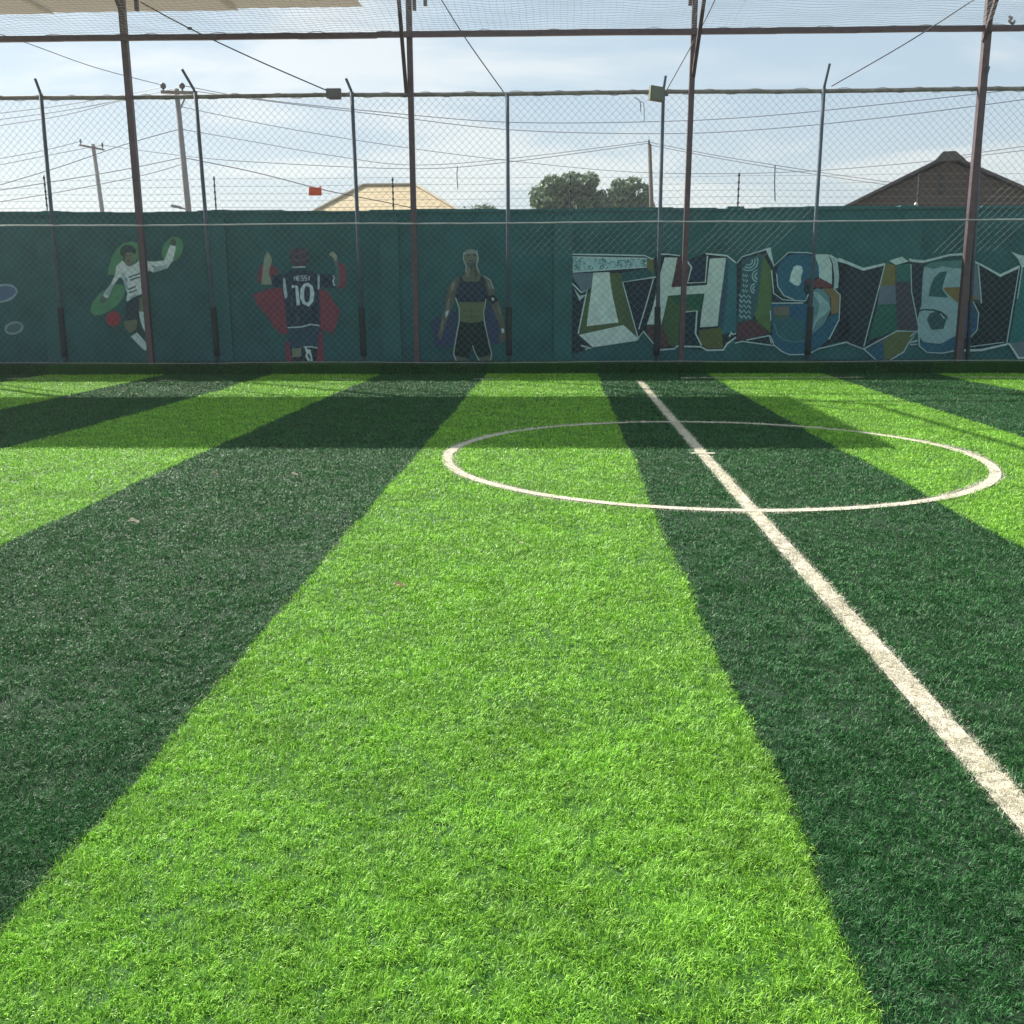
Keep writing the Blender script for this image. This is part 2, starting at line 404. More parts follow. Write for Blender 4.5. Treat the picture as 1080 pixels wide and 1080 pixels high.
# bubbles at the far left
rt, poly, strokes, many = mural('bubble_mural', 'pale outlined ovals painted at the left end of the wall', (0, 280), 10.8)
poly('oval', ell(20, 318, 165, 88, -12), (62, 84, 108)); strokes('oval_outline', [ring(20, 318, 172, 92, -12)], (104, 130, 138), 24)
poly('small_oval', ell(160, 712, 85, 50, -14), (56, 82, 86)); strokes('oval_outline', [ring(160, 712, 98, 62, -14)], (96, 124, 130), 24)

# footballer in white
rt, poly, strokes, many = mural('footballer_mural', 'painted footballer in white shirt with arms spread over green blots', (80, 230), 6.354)
many('green_blot', [[(212,378),(222,320),(240,265),(275,205),(320,168),(372,155),(412,168),(436,200),(448,280),(430,330),(350,360),(262,382)],
     ell(215, 548, 142, 66, -40), ell(648, 212, 92, 66, -62)], (62, 112, 84))
poly('red_ball', ell(252, 675, 50, 52), (112, 42, 52))
poly('neck', [(318,270),(385,270),(400,312),(352,330),(310,300)], (82, 92, 84))
poly('face', ell(350, 258, 42, 56), (88, 96, 84)); poly('hair', [(296,240),(300,205),(325,182),(355,178),(385,188),(404,215),(400,245),(385,235),(350,228),(320,240),(308,256)], (36, 58, 58))
poly('hand', ell(652, 165, 20, 26, 20), (58, 72, 66)); poly('hand', ell(182, 545, 20, 28, 30), (62, 84, 72))
poly('thigh', [(400,548),(462,520),(474,625),(424,630),(405,600)], (84, 96, 82))
poly('shirt', [(270,322),(310,284),(345,322),(368,324),(404,302),(440,272),(480,288),(520,292),(590,284),(606,250),(632,180),(672,190),(664,230),(650,285),(612,338),(520,366),(488,350),(470,420),(468,500),(415,520),(380,534),(345,560),(338,545),(346,500),(330,440),(304,396),(290,398),(260,440),(238,480),(222,526),(205,538),(182,520),(205,480),(236,440),(262,380)], (158, 172, 174))
strokes('shirt_marks', [[(332,396),(344,420)],[(355,398),(390,384),(428,372)],[(362,418),(396,404),(430,396)],[(352,478),(402,458)],[(356,500),(392,490),(408,478)],[(402,300),(412,272)],[(510,320),(536,332)],[(316,410),(350,480)]], (52, 74, 80), 9)
many('shirt_shadow', [[(300,360),(330,372),(352,470),(340,500),(318,420)],[(452,300),(470,300),(470,480),(456,470),(446,380)],[(520,330),(600,312),(612,338),(520,366)],[(196,500),(240,440),(256,442),(222,526)],[(345,540),(400,510),(430,512),(380,534)]], (122, 142, 146))
many('face_mark', [[(330,250),(344,246),(344,254),(330,258)],[(360,246),(374,250),(374,257),(360,254)],[(340,284),(364,284),(356,292),(344,292)],[(318,236),(330,240),(326,300),(314,270)]], (50, 62, 60))
poly('shorts', [(338,566),(380,538),(420,524),(424,600),(412,672),(372,684),(330,682)], (32, 50, 62))
poly('knee', [(328,690),(412,680),(412,740),(365,772),(335,745),(322,715)], (84, 92, 76))
poly('shin', [(410,740),(440,700),(480,840),(440,800)], (32, 62, 60))
poly('sock', [(422,626),(474,630),(480,700),(472,776),(452,744),(432,690)], (150, 168, 168)); poly('sock', [(366,794),(410,766),(440,800),(482,850),(490,880),(460,888),(420,850)], (150, 168, 168))

# footballer seen from behind
rt, poly, strokes, many = mural('striker_mural', 'painted footballer seen from behind in navy shirt number ten on red blots', (240, 210), 5.68)
many('red_blot', [[(150,572),(240,540),(345,528),(366,802),(330,812),(272,762),(242,702),(190,652)],[(540,536),(602,556),(640,622),(672,660),(655,740),(632,806),(550,776)],[(346,860),(366,850),(570,790),(578,990),(560,1012),(352,1012)],
     [(180,470),(196,400),(240,372),(304,425),(286,470),(190,505)],[(662,376),(706,400),(708,522),(664,542)]], (94, 48, 60))
poly('forearm', [(202,512),(212,405),(222,345),(238,314),(252,330),(268,365),(248,440),(268,512)], (104, 116, 104))
poly('forearm', [(640,522),(648,420),(632,352),(606,330),(632,312),(658,340),(666,400),(676,450),(672,524)], (60, 82, 86))
poly('hand', [(606,330),(632,312),(656,340),(650,378),(634,352)], (112, 120, 104))
poly('head', ell(430, 350, 56, 62), (52, 50, 62)); strokes('hairline', [[(368,300),(400,330),(440,320),(478,300)],[(380,360),(430,372),(480,350)]], (70, 62, 78), 12)
poly('legs', [(372,888),(540,884),(534,945),(520,1010),(470,1010),(455,950),(440,1010),(392,1010),(384,945)], (28, 42, 48))
poly('calf', [(386,895),(442,892),(440,944),(388,948)], (92, 104, 88))
poly('shorts', [(360,772),(548,758),(542,886),(372,892)], (34, 58, 72))
poly('shirt', [(268,458),(340,448),(385,425),(470,425),(545,448),(640,452),(642,532),(548,528),(552,756),(356,768),(342,610),(326,534),(268,522)], (26, 46, 62))
many('shirt_fold', [[(372,640),(398,660),(392,740),(374,700)],[(500,660),(530,600),(536,700),(512,740)],[(440,660),(452,660),(446,750),(436,750)],[(280,470),(320,478),(322,500),(284,510)],[(570,470),(620,476),(618,500),(574,505)]], (18, 34, 48))
many('fold_light', [[(384,560),(392,600),(384,690),(376,640)],[(520,560),(528,560),(522,640),(514,620)],[(410,690),(430,700),(426,740),(414,730)]], (42, 64, 80))
many('trim', [[(334,468),(345,480),(360,582),(346,602),(333,540)],[(540,448),(552,456),(552,536),(539,544)]], (130, 150, 156))
strokes('hem', [[(360,770),(440,766),(500,750),(550,758)],[(388,408),(465,406)],[(455,886),(500,884),(540,892)],[(632,456),(640,470),(632,490),(640,520)]], (136, 156, 160), 8)
u = 6
def letters(x, y, s, h):
    F = {'M': [[(0,1),(0,0),(.5,.6),(1,0),(1,1)]], 'E': [[(1,0),(0,0),(0,1),(1,1)],[(0,.5),(.8,.5)]], 'S': [[(1,0),(0,0),(0,.5),(1,.5),(1,1),(0,1)]], 'I': [[(.5,0),(.5,1)]]}
    o_ = []
    for i, c in enumerate(s):
        for st in F[c]: o_.append([(x+i*20.5+p[0]*13, y+p[1]*h) for p in st])
    return o_
strokes('name_lettering', letters(400, 460, 'MESSI', 27), (140, 158, 162), 6)
strokes('shirt_number', [[(384,524),(414,524),(419,580),(424,636)], [(486,512),(462,514),(448,540),(446,590),(458,622),(484,632),(502,610),(508,560),(500,524),(480,512)]], (150, 168, 172), 22)
strokes('leg_marks', [[(468,890),(480,920),(472,940),(490,970)],[(488,900),(500,940),(505,970)],[(478,990),(480,1008)],[(506,990),(506,1008)]], (150, 168, 168), 14)

# figure in black sports top
rt, poly, strokes, many = mural('athlete_mural', 'painted bare armed athlete in black sports top and shorts beside the red pole', (420, 230), 6)
many('purple_blot', [[(205,660),(260,620),(330,560),(372,600),(362,780),(330,815),(240,812)],[(545,560),(600,540),(622,600),(662,700),(646,790),(600,800),(572,770)],[(320,420),(380,360),(400,420),(360,520),(300,480)]], (40, 54, 78))
poly('arm', [(388,368),(350,388),(322,430),(304,490),(300,560),(275,620),(262,690),(248,745),(270,768),(292,700),(312,640),(342,560),(372,480),(394,420)], (70, 76, 68))
poly('arm', [(538,362),(575,380),(600,430),(612,490),(645,545),(664,620),(676,700),(680,760),(660,792),(636,776),(646,700),(628,640),(600,580),(566,490),(548,440)], (70, 76, 68))
poly('neck', [(428,280),(502,280),(512,345),(540,380),(520,404),(405,404),(390,380),(424,350)], (74, 82, 72))
poly('head', [(414,240),(418,214),(436,200),(470,195),(496,206),(504,236),(500,270),(488,298),(462,312),(438,300),(420,272)], (84, 92, 84))
poly('forehead', [(416,232),(420,214),(438,202),(470,197),(494,208),(500,228),(470,222),(440,226)], (102, 114, 108))
poly('beard', [(432,276),(450,284),(480,282),(492,272),(484,298),(462,310),(442,300)], (56, 70, 68))
many('skin_light', [[(340,410),(362,398),(350,450),(330,470)],[(312,520),(328,500),(322,560),(306,580)],[(560,390),(584,420),(590,460),(572,440)],[(626,540),(646,580),(650,620),(634,590)],[(440,320),(455,318),(450,370),(430,372)],[(430,208),(460,202),(450,216),(432,222)],[(276,650),(290,640),(280,700),(268,716)]], (92, 102, 92))
many('skin_shadow', [[(372,420),(388,400),(372,480),(352,520)],[(552,430),(566,470),(584,520),(572,505)],[(480,330),(500,330),(504,372),(484,374)],[(478,300),(490,290),(496,312),(482,322)],[(400,560),(416,552),(414,620),(402,630)],[(516,556),(530,550),(528,628),(514,624)]], (46, 62, 60))
many('face_marks', [[(432,232),(452,228),(452,238),(432,242)],[(474,228),(494,232),(492,242),(474,238)],[(445,268),(480,266),(478,276),(448,278)],[(448,290),(480,290),(464,340)]], (52, 70, 70))
poly('belly', [(382,528),(545,526),(535,650),(462,664),(394,654)], (72, 86, 62)); strokes('belly_lines', [[(462,548),(464,640)],[(410,590),(520,586)],[(416,625),(512,622)]], (56, 74, 60), 6)
poly('sports_top', [(398,366),(414,402),(512,402),(526,366),(546,392),(556,440),(574,506),(542,532),(384,532),(362,504),(382,440),(388,392)], (24, 42, 56))
poly('shorts', [(390,656),(462,666),(540,656),(560,740),(592,862),(500,884),(470,806),(440,886),(348,866),(366,780)], (16, 36, 36))
many('thigh', [[(350,868),(438,888),(430,920),(362,912)],[(502,886),(588,866),(584,900),(520,920)]], (66, 78, 66))
strokes('outline', [[(362,504),(386,570),(386,650),(362,780),(350,862),(372,912)],[(556,512),(540,600),(546,660),(572,780),(592,862),(584,900)],[(470,806),(490,860),(514,905)],[(416,216),(412,260),(430,300),(428,345)],[(496,205),(506,260),(494,300),(512,345)],[(540,365),(582,392),(604,450)]], (120, 140, 136), 7)
many('armband', [[(566,496),(604,484),(632,520),(594,544)]], (18, 30, 36)); many('wristband', [[(652,700),(668,698),(672,724),(656,728)],[(300,590),(322,578),(314,612),(298,634)],[(588,505),(602,502),(610,518),(596,526)]], (140, 158, 158))

# ---- graffiti lettering, four neighbouring pieces
Wt, Dk, Ol, Mar, Gy = (150,170,166), (22,40,48), (58,76,52), (62,44,50), (112,142,142)
rt, poly, strokes, many = mural('letter_mural', 'graffiti letter T with patterned top bar and pale stem on dark ground', (595, 255), 9)
poly('dark_ground', [(30,112),(790,128),(830,160),(850,158),(850,970),(755,852),(700,935),(282,1004),(30,1080)], Dk)
poly('grey_wedge', [(55,300),(275,295),(255,440),(172,472)], (72, 92, 102))
poly('side_face', [(200,560),(255,440),(270,300),(440,296),(545,298),(552,372),(702,905),(640,876),(560,800),(150,880)], Ol)
poly('stem', [(276,294),(430,288),(440,390),(458,505),(516,766),(214,802),(232,640),(256,480)], Wt)
poly('foot', [(140,884),(562,790),(640,860),(712,922),(690,940),(272,1002)], Wt)
poly('upper_band', [(545,296),(800,250),(862,258),(872,332),(552,374)], (26, 66, 70))
poly('yellow_block', [(785,160),(850,150),(852,306),(780,250)], (74, 82, 56))
poly('navy_wedge', [(556,386),(850,345),(706,880)], (20, 38, 50))
poly('top_bar', [(38,142),(788,156),(782,240),(38,292)], (118, 152, 154))
sq = []
for i in range(88):
    fx = random.random(); cx = 50+fx*725; top_, bot_ = 150+fx*14, 282-fx*48; cy = random.uniform(top_, bot_); a0 = random.uniform(0, 6.28); rr = random.uniform(7, 20)
    sq.append([(min(782, max(42, cx+rr*math.cos(a0+t*.8))), min(bot_, max(top_, cy+rr*.9*math.sin(a0+t*.8)))) for t in range(random.choice((3,4,5,6)))])
strokes('bar_pattern', sq, (48, 78, 84), 7)
strokes('outline', [[(34,118),(400,122),(770,132),(828,162),(852,156)],[(36,292),(36,142),(785,158),(780,240),(38,292)],[(868,335),(555,382),(705,922)],[(848,352),(778,600),(708,830)],[(690,935),(752,850),(850,970)],[(40,360),(165,482),(222,456),(206,510),(134,872)],[(160,985),(260,1010),(200,1020)]], (134, 158, 158), 13)
many('arrow', [[(90,440),(148,512),(208,500),(148,562)]], (124, 148, 150))

rt, poly, strokes, many = mural('letter_mural', 'graffiti letter H in pale blocks with green and teal sides', (690, 255), 9)
poly('dark_ground', [(-5,165),(65,100),(240,128),(310,175),(490,108),(690,130),(780,205),(780,905),(690,970),(650,1028),(500,1030),(200,1000),(55,1030),(-5,980)], Dk)
poly('brown_side', [(-70,790),(100,780),(150,985),(60,1012),(-5,1000),(-70,860)], (62, 52, 50))
poly('white_piece', [(20,480),(36,600),(40,785),(-70,785),(-20,640)], Wt)
poly('green_side', [(130,512),(472,488),(436,662),(288,665),(286,985),(155,990),(78,790)], (50, 76, 50))
poly('green_top', [(150,512),(472,488),(440,655),(230,600)], (24, 72, 56))
poly('maroon_side', [(220,150),(300,172),(348,240),(312,392),(245,422),(162,434)], Mar)
poly('navy_panel', [(318,165),(492,158),(470,372),(335,382),(360,240)], (22, 42, 60))
poly('teal_side', [(690,150),(782,208),(782,850),(640,880),(605,800),(640,500)], (32, 84, 92))
poly('blue_side', [(680,160),(706,190),(690,500),(650,830),(605,800),(630,560)], (30, 62, 78))
poly('lower_panel', [(290,668),(408,655),(392,870),(445,985),(290,990)], (18, 44, 52))
poly('yellow_base', [(420,842),(640,812),(655,1010),(500,1014),(440,962)], (66, 76, 44))
many('letter_body', [[(100,148),(220,150),(196,280),(162,432),(500,410),(515,260),(528,160),(682,152),(655,360),(622,600),(602,800),(434,812),(450,660),(478,490),(130,512),(100,660),(66,792),(54,640),(58,300)]], (146, 166, 160))
strokes('outline', [[(65,118),(130,118),(245,132)],[(306,176),(354,240),(316,392),(484,384),(506,130)],[(486,112),(690,132),(778,200)],[(288,666),(406,655),(392,870),(450,985)],[(55,1026),(190,1016),(212,992),(440,996),(502,1030),(655,1026),(692,968),(776,905)],[(712,900),(736,856),(742,880),(776,870)]], (138, 160, 160), 15)

rt, poly, strokes, many = mural('letter_mural', 'graffiti letter I with white squiggles next to round blue letter S', (775, 255), 8.31)
poly('dark_ground', [(0,180),(62,130),(290,60),(345,215),(470,90),(690,105),(820,112),(1000,190),(1000,878),(920,868),(740,935),(640,985),(480,990),(360,920),(62,870),(0,885)], Dk)
poly('pattern_panel', [(62,150),(246,105),(222,400),(200,560),(152,682),(20,712),(50,400)], (36, 70, 78))
poly('green_strip', [(246,105),(290,190),(322,250),(322,520),(312,800),(200,706),(170,640),(200,560),(225,330)], (58, 86, 52))
poly('maroon_base', [(20,722),(140,680),(205,712),(292,806),(150,850),(20,862)], (62, 44, 52))
sq = []
for (cx, cy, r_) in ((120,170,34),(120,170,58),(120,170,82),(205,300,28),(205,300,52),(180,410,20),(180,410,42)):
    sq.append([(cx+r_*math.cos(t), cy+r_*math.sin(t)) for t in np.linspace(1.8 if cx > 150 else -.4, 4.6 if cx > 150 else 2.2, 9)])
for i in range(9):
    yy = 290+i*45; x0 = 70 if i < 4 else 40
    sq.append([(x0+j*20*(1 if i > 3 else .55), yy+(14 if j % 2 else -10)+j*2) for j in range(6 if i > 3 else 5)])
strokes('squiggles', sq, (104, 140, 142), 12)
poly('blue_lobe', [(362,280),(385,200),(440,135),(500,110),(640,108),(712,150),(736,220),(732,300),(690,335),(620,325),(600,420),(645,500),(590,520),(510,520),(420,475),(372,390)], (24, 76, 94))
poly('lobe_hole', [(515,222),(545,205),(585,215),(597,250),(580,315),(582,355),(560,388),(520,378),(478,345),(492,280)], (140, 164, 162))
poly('white_shoulder', [(695,108),(822,110),(850,200),(852,374),(738,312),(736,215)], (134, 158, 156))
poly('shoulder_edge', [(828,112),(900,165),(915,300),(904,405),(868,412),(872,300),(858,190)], (120, 146, 148))
poly('red_bar', [(612,325),(690,345),(740,316),(852,376),(842,404),(680,400)], (78, 48, 54))
poly('blue_base', [(316,540),(605,540),(680,560),(680,810),(780,722),(842,650),(915,620),(912,680),(830,845),(740,925),(640,980),(480,988),(385,935),(330,860)], (24, 72, 92))
poly('teal_core', [(340,640),(480,650),(605,690),(612,866),(500,882),(400,840),(345,750)], (30, 78, 84))
poly('tan_patch', [(340,570),(476,566),(476,640),(342,644)], (76, 80, 72)); poly('olive_patch', [(340,644),(476,640),(470,680),(345,670)], (48, 76, 66))
poly('blue_block', [(480,562),(604,560),(604,690),(482,664)], (24, 68, 94))
poly('shell', [(672,430),(720,408),(775,418),(828,480),(842,600),(782,722),(676,812)], (70, 106, 112))
strokes('shell_lines', [[(680+8*i,440+i*14),(730+14*i,450+14*i),(748+14*i,560+4*i),(720+10*i,680-6*i),(680+4*i,770-18*i)] for i in range(7)], (122, 154, 154), 7)
poly('orange_curve', [(765,410),(872,408),(922,470),(916,618),(846,640),(842,500),(820,460)], (92, 84, 58))
many('corner_wedge', [[(268,62),(312,48),(346,216),(318,170)]], (130, 154, 154))
strokes('outline', [[(0,180),(20,186),(62,132),(290,62),(340,214),(470,92),(640,95),(690,106)],[(322,250),(340,450),(420,508),(620,520),(645,460)],[(322,538),(600,536)],[(312,600),(316,690)],[(310,820),(345,905),(410,960),(480,990),(640,986),(740,936),(980,880),(1000,884)],[(868,410),(924,468),(915,680),(825,855)],[(0,888),(62,872),(340,910)],[(100,862),(300,822),(322,890)],[(366,280),(376,390),(430,470),(520,508)]], (128, 154, 156), 10)
strokes('top_edge', [[(830,118),(900,160),(1000,190)]], (134,158,158), 20)
strokes('inner_curve', [[(345,720),(370,810),(430,860),(520,880),(608,868)]], (56, 108, 114), 8)

rt, poly, strokes, many = mural('letter_mural', 'graffiti letter I of patched colours with white cap and leaning base', (885, 255), 8)
poly('dark_ground', [(-5,148),(210,240),(392,186),(600,170),(712,170),(700,520),(665,760),(590,850),(225,905),(50,848),(-5,866)], Dk)
poly('yellow_patch', [(402,180),(476,200),(476,365),(345,372)], (84, 86, 50)); poly('grey_patch', [(345,372),(476,365),(482,525),(325,530)], (72, 88, 100))
poly('green_patch', [(325,530),(482,525),(488,745),(245,835)], (26, 76, 66)); poly('teal_patch', [(480,198),(606,184),(612,335),(480,335)], (34, 82, 78))
poly('plum_patch', [(480,335),(612,335),(612,420),(662,748),(488,748)], (48, 54, 64)); poly('white_cap', [(424,160),(530,124),(586,166),(478,196)], (134, 160, 156))
poly('leaning_base', [(232,908),(490,754),(648,760),(590,850),(542,925),(400,1012),(332,1012)], (68, 82, 52)); poly('blue_corner', [(232,908),(372,828),(380,1005),(332,1012)], (28, 70, 88))
strokes('outline', [[(388,190),(208,885)],[(206,905),(490,752),(662,756),(590,850),(545,930),(400,1016)],[(606,190),(612,420),(668,705)],[(-5,862),(50,846),(210,906),(332,1016)],[(590,852),(660,838)],[(600,868),(662,864)]], (122, 148, 150), 10)
strokes('top_edge', [[(-5,146),(205,232),(388,188)],[(590,150),(640,165),(720,168)]], (134, 158, 158), 22)

rt, poly, strokes, many = mural('letter_mural', 'grey graffiti letter S with yellow beak beside a dark panel at right end', (960, 255), 8)
poly('dark_ground', [(500,150),(575,195),(760,290),(925,212),(820,858),(600,915),(455,918),(440,160)], (18, 36, 42))
poly('grey_side', [(440,140),(520,165),(578,200),(600,520),(520,440),(440,400)], (74, 90, 102))
poly('letter_body', [(100,320),(118,210),(170,178),(300,160),(450,155),(450,800),(380,800),(250,862),(110,845),(62,780),(68,585),(94,545)], (106, 136, 140))
poly('upper_shade', [(118,210),(170,178),(300,160),(450,155),(450,225),(340,220),(270,205),(200,230)], (58, 98, 98))
poly('upper_hole', [(155,460),(170,380),(200,305),(250,256),(312,248),(290,320),(268,400),(322,472)], (30, 74, 76))
poly('yellow_beak', [(278,388),(430,380),(500,410),(578,486),(480,500),(400,512),(322,445)], (92, 86, 52))
poly('lower_hole', [(140,660),(165,605),(215,588),(280,600),(306,650),(280,735),(180,742)], (28, 66, 70))
strokes('opening', [[(72,585),(110,572),(200,576),(262,596),(306,628),(312,650)]], (24, 50, 56), 14)
poly('blue_base', [(64,835),(110,850),(250,864),(380,795),(440,800),(440,900),(250,936),(110,912)], (26, 74, 92))
poly('blue_side', [(440,520),(540,510),(578,600),(562,742),(500,815),(440,820)], (24, 66, 92))
poly('teal_end', [(940,218),(1180,150),(1180,900),(835,858)], (28, 84, 84)); poly('white_star', [(850,82),(920,110),(1180,150),(1180,190),(940,215),(912,150)], (134, 158, 158))
poly('grey_tail', [(835,858),(960,840),(1180,900),(1180,980),(910,985)], (74, 92, 98))
strokes('outline', [[(70,760),(78,880),(140,932),(270,940),(440,905)],[(575,195),(602,520),(530,500),(578,600),(566,742),(502,814)],[(922,212),(815,852)],[(945,218),(905,480)],[(255,606),(290,650)],[(490,888),(790,848)],[(0,850),(62,830)],[(0,755),(60,752),(0,800)]], (122, 148, 150), 10)
strokes('top_edge', [[(0,155),(120,166),(330,112),(450,104)],[(510,155),(600,195),(760,285),(925,208)],[(455,916),(600,914),(835,860),(915,982),(1000,975)]], (134, 158, 158), 20)
poly('dark_strip', [(14,170),(112,180),(92,520),(66,640),(18,400)], (28, 44, 54))

# ------------------------------------------------------------------ chain link fence
fence = empty('chain_link_fence', (0, D_FENCE, 0), 'tall grey chain link fence with blue grey posts in front of painted wall', 'fence')
def pole_pts(top, base):
    a = at(*top, D_FENCE); b_ = at(*base, D_FENCE); return a, b_
zt = lambda px, py: at(px, py, D_FENCE).z
RAIL_LO, RAIL_TOP, RAIL_MID = zt(540, 98), zt(540, 37), zt(540, 235.5)
b = MB(); st = .128; z0, z1 = .17, RAIL_LO; H = z1-z0
for i in range(-int(H/st)-1-110, 110+int(H/st)+1):
    for sg in (1, -1):
        pts = []; x_b = i*st if sg > 0 else i*st
        nseg = 12
        for j in range(nseg+1):
            z = z0 + H*j/nseg; x = x_b + sg*(z-z0)
            pts.append((x, z))
        pts = [p for p in pts if -13 <= p[0] <= 12.5]
        if len(pts) > 1:
            b.tube([on(D_FENCE, x + .010*math.sin(z*2.1+x*.7), z + .010*math.sin(x*1.9), -.075 + .012*math.sin(x*1.3+z)) for x, z in pts], .0024, 4, cap=False)
b.build('wire_mesh', galv, fence)
def rail(za, name, r, m_, off, x0=-14, x1=13, wob=.012, parent=fence, seg=.35, n=8):
    bb = MB(); xs_ = np.arange(x0, x1, seg)
    bb.tube([on(D_FENCE, x, za + wob*math.sin(x*1.1)+random.uniform(-wob, wob)*.4, off) for x in xs_], r, n); return bb.build(name, m_, parent, True)
rail(RAIL_LO, 'top_rail', .036, greyrail, -.06, wob=.006)
rail(RAIL_MID, 'middle_rail', .015, whitepipe, .075, wob=.006)
rail(zt(540, 381.5), 'bottom_wire', .006, whitepipe, .08, wob=.010)
# loose rope binding along the rail
b = MB(); pts = []
for i in range(1500):
    t = i*.018; pts.append(on(D_FENCE, -13.5+t, RAIL_LO + .043*math.cos(t*9+math.sin(t*1.3)), .043*math.sin(t*9+math.sin(t*1.3))-.06))
b.tube(pts, .006, 4); b.build('rope_binding', mat('rope', (.3, .28, .24), .9), fence)
posts = [((-128,100),(-92,386),(-140,80)), ((43,99),(69,386),(37,83)), ((206,97),(230,386),(192,73)), ((371,97),(384,386),(365,83)), ((535,99),(537,386),None),
         ((699.5,96),(692,386),(702,80)), ((869,93),(851,386),(875,67)), ((1037,92),(1020,386),(1043,70)), ((1204,90),(1176,386),(1216,68))]
SL = [(-104,-98), (64.5,71), (226.5,229.5), (381,384), (536.5,537), (693,692), (855,852), None, None]
for (tp, bs, arm), sl in zip(posts, SL):
    a, c = at(*tp, D_FENCE), at(*bs, D_FENCE); c.z = .12
    b = MB(); b.tube([c, a], .034, 10); p = b.build('fence_post', bluegrey, fence, True)
    if arm:
        e = at(*arm, D_FENCE-.12); b = MB(); b.tube([a-Vector((0,0,.05)), a+(e-a)*.12, e], .024, 8); q = b.build('angled_arm', bluegrey, None, True)
        q.parent = p; q.matrix_parent_inverse = p.matrix_parent_inverse.inverted() @ Matrix.Identity(4) if False else Matrix.Translation(-fence.location) @ Matrix.Identity(4)
        q.matrix_parent_inverse = Matrix.Identity(4)
    if sl:
        t0 = (320-tp[1])/(bs[1]-tp[1]); t1 = (373-tp[1])/(bs[1]-tp[1]); u0, u1 = a+(c-a)*t0, a+(c-a)*t1
        b = MB(); pts = [u0+(u1-u0)*i/5 for i in range(6)]
        b.tube([pts[0], pts[0]+(pts[1]-pts[0])*.05]+pts[1:5]+[pts[5]], .056, 12); q = b.build('foam_sleeve', foam, None, True)
        q.parent = p; q.matrix_parent_inverse = Matrix.Identity(4)

# ------------------------------------------------------------------ brown steel frame
frame = empty('steel_frame', (0, D_FENCE, 0), 'rust brown steel frame of square columns and a high rail carrying the overhead net', 'frame')
D_COL = D_FENCE - .02
cols = [((-176,0),(-118,384),.11), ((128,0),(160,384),.105), ((431,0),(440,384),.095), ((733,0),(718,384),.09), ((1044,0),(1010,384),.115), ((1345,0),(1300,384),.11)]
COLP = []
for tp, bs, wd_ in cols:
    a, c = at(*tp, D_COL), at(*bs, D_COL); dirn = (a-c).normalized(); a = c + dirn*((6.42-c.z)/dirn.z); c = c + dirn*((.02-c.z)/dirn.z)
    b = MB(); b.beam(c, a, wd_); b.build('column', brown, frame); COLP.append((c, a))
b = MB(); xs_ = np.arange(-14, 13.1, 1.35)
for x0, x1 in zip(xs_, xs_[1:]):
    b.beam(on(D_FENCE, x0, RAIL_TOP+random.uniform(-.006, .006), .10), on(D_FENCE, x1, RAIL_TOP+random.uniform(-.006, .006), .10), .088, .07)
b.build('high_rail', brown, frame)
for i, (s, e) in {2: ((428.5, 97), (420.5, -2)), 3: ((731, 82), (743, -4)), 4: ((1037, 44), (1052, -4)), 1: ((131, 20), (121, -6))}.items():
    b = MB(); b.beam(at(*s, D_COL), at(*e, D_COL-1.05 if i in (2, 3) else D_COL-.5), .06); b.build('knee_brace', brown, frame)
for i in (2, 3, 4):
    c, a = COLP[i]
    b = MB(); b.beam(a+Vector((0,.05,-.1)), Vector((a.x+.25, 8.0, 6.95)), .05, .07, (0,0,1)); b.build('rafter', brown, frame)
for dd, zz_ in ((15.9, 6.47), (13.4, 6.62)):
    b = MB(); b.tube([Vector((x, dd+M_W*x, zz_+.01*math.sin(x))) for x in np.arange(-2.6, 9.01, .8)], .022, 8); b.build('purlin', brown, frame, True)
for px, py, h_ in ((144,5,.10),(437,5,.09),(448.5,0,.09),(728,1,.07)):
    p = at(px, py, D_COL-.1); b = MB(); b.box(p, UW, VW, (0,0,1), .03, .03, h_); b.build('bolt_plate', brown, frame)

# overhead net
b = MB(); ny = 23; xs_ = np.arange(-13.5, 12.6, .3)
def netz(x, d): return RAIL_TOP + .06 + .045*(D_FENCE-d) + .02*math.sin(x*2.3+d*3)*(.3+.7*min(1, (D_FENCE-d))) + .012*math.sin(x*5.1-d*2)
for k_ in range(ny):
    d = D_FENCE - .03 - k_*.11
    b.tube([Vector((x, d+M_W*x+.02*math.sin(x*3.1+k_), netz(x, d))) for x in xs_], .0025, 4, cap=False)
for x in np.arange(-13.5, 12.5, .11):
    b.tube([Vector((x+.01*math.sin(q*2+x*9), D_FENCE-.03-q*.3+M_W*x, netz(x, D_FENCE-.03-q*.3))) for q in range(9)], .0016, 4, cap=False)
o = b.build('overhead_net', netm); tag(o, 'fine pale net stretched overhead from the high brown rail across the pitch', 'net')
b = MB(); pts = []
for i in range(900):
    t = i*.03; pts.append(on(D_FENCE, -13.5+t, RAIL_TOP+.055+.018*math.sin(t*11)+.012*math.sin(t*4.3), .03))
b.tube(pts, .006, 4); o = b.build('net_cord', netm, None); tag(o, 'wavy cord lacing the net edge along the high brown rail', 'cord')

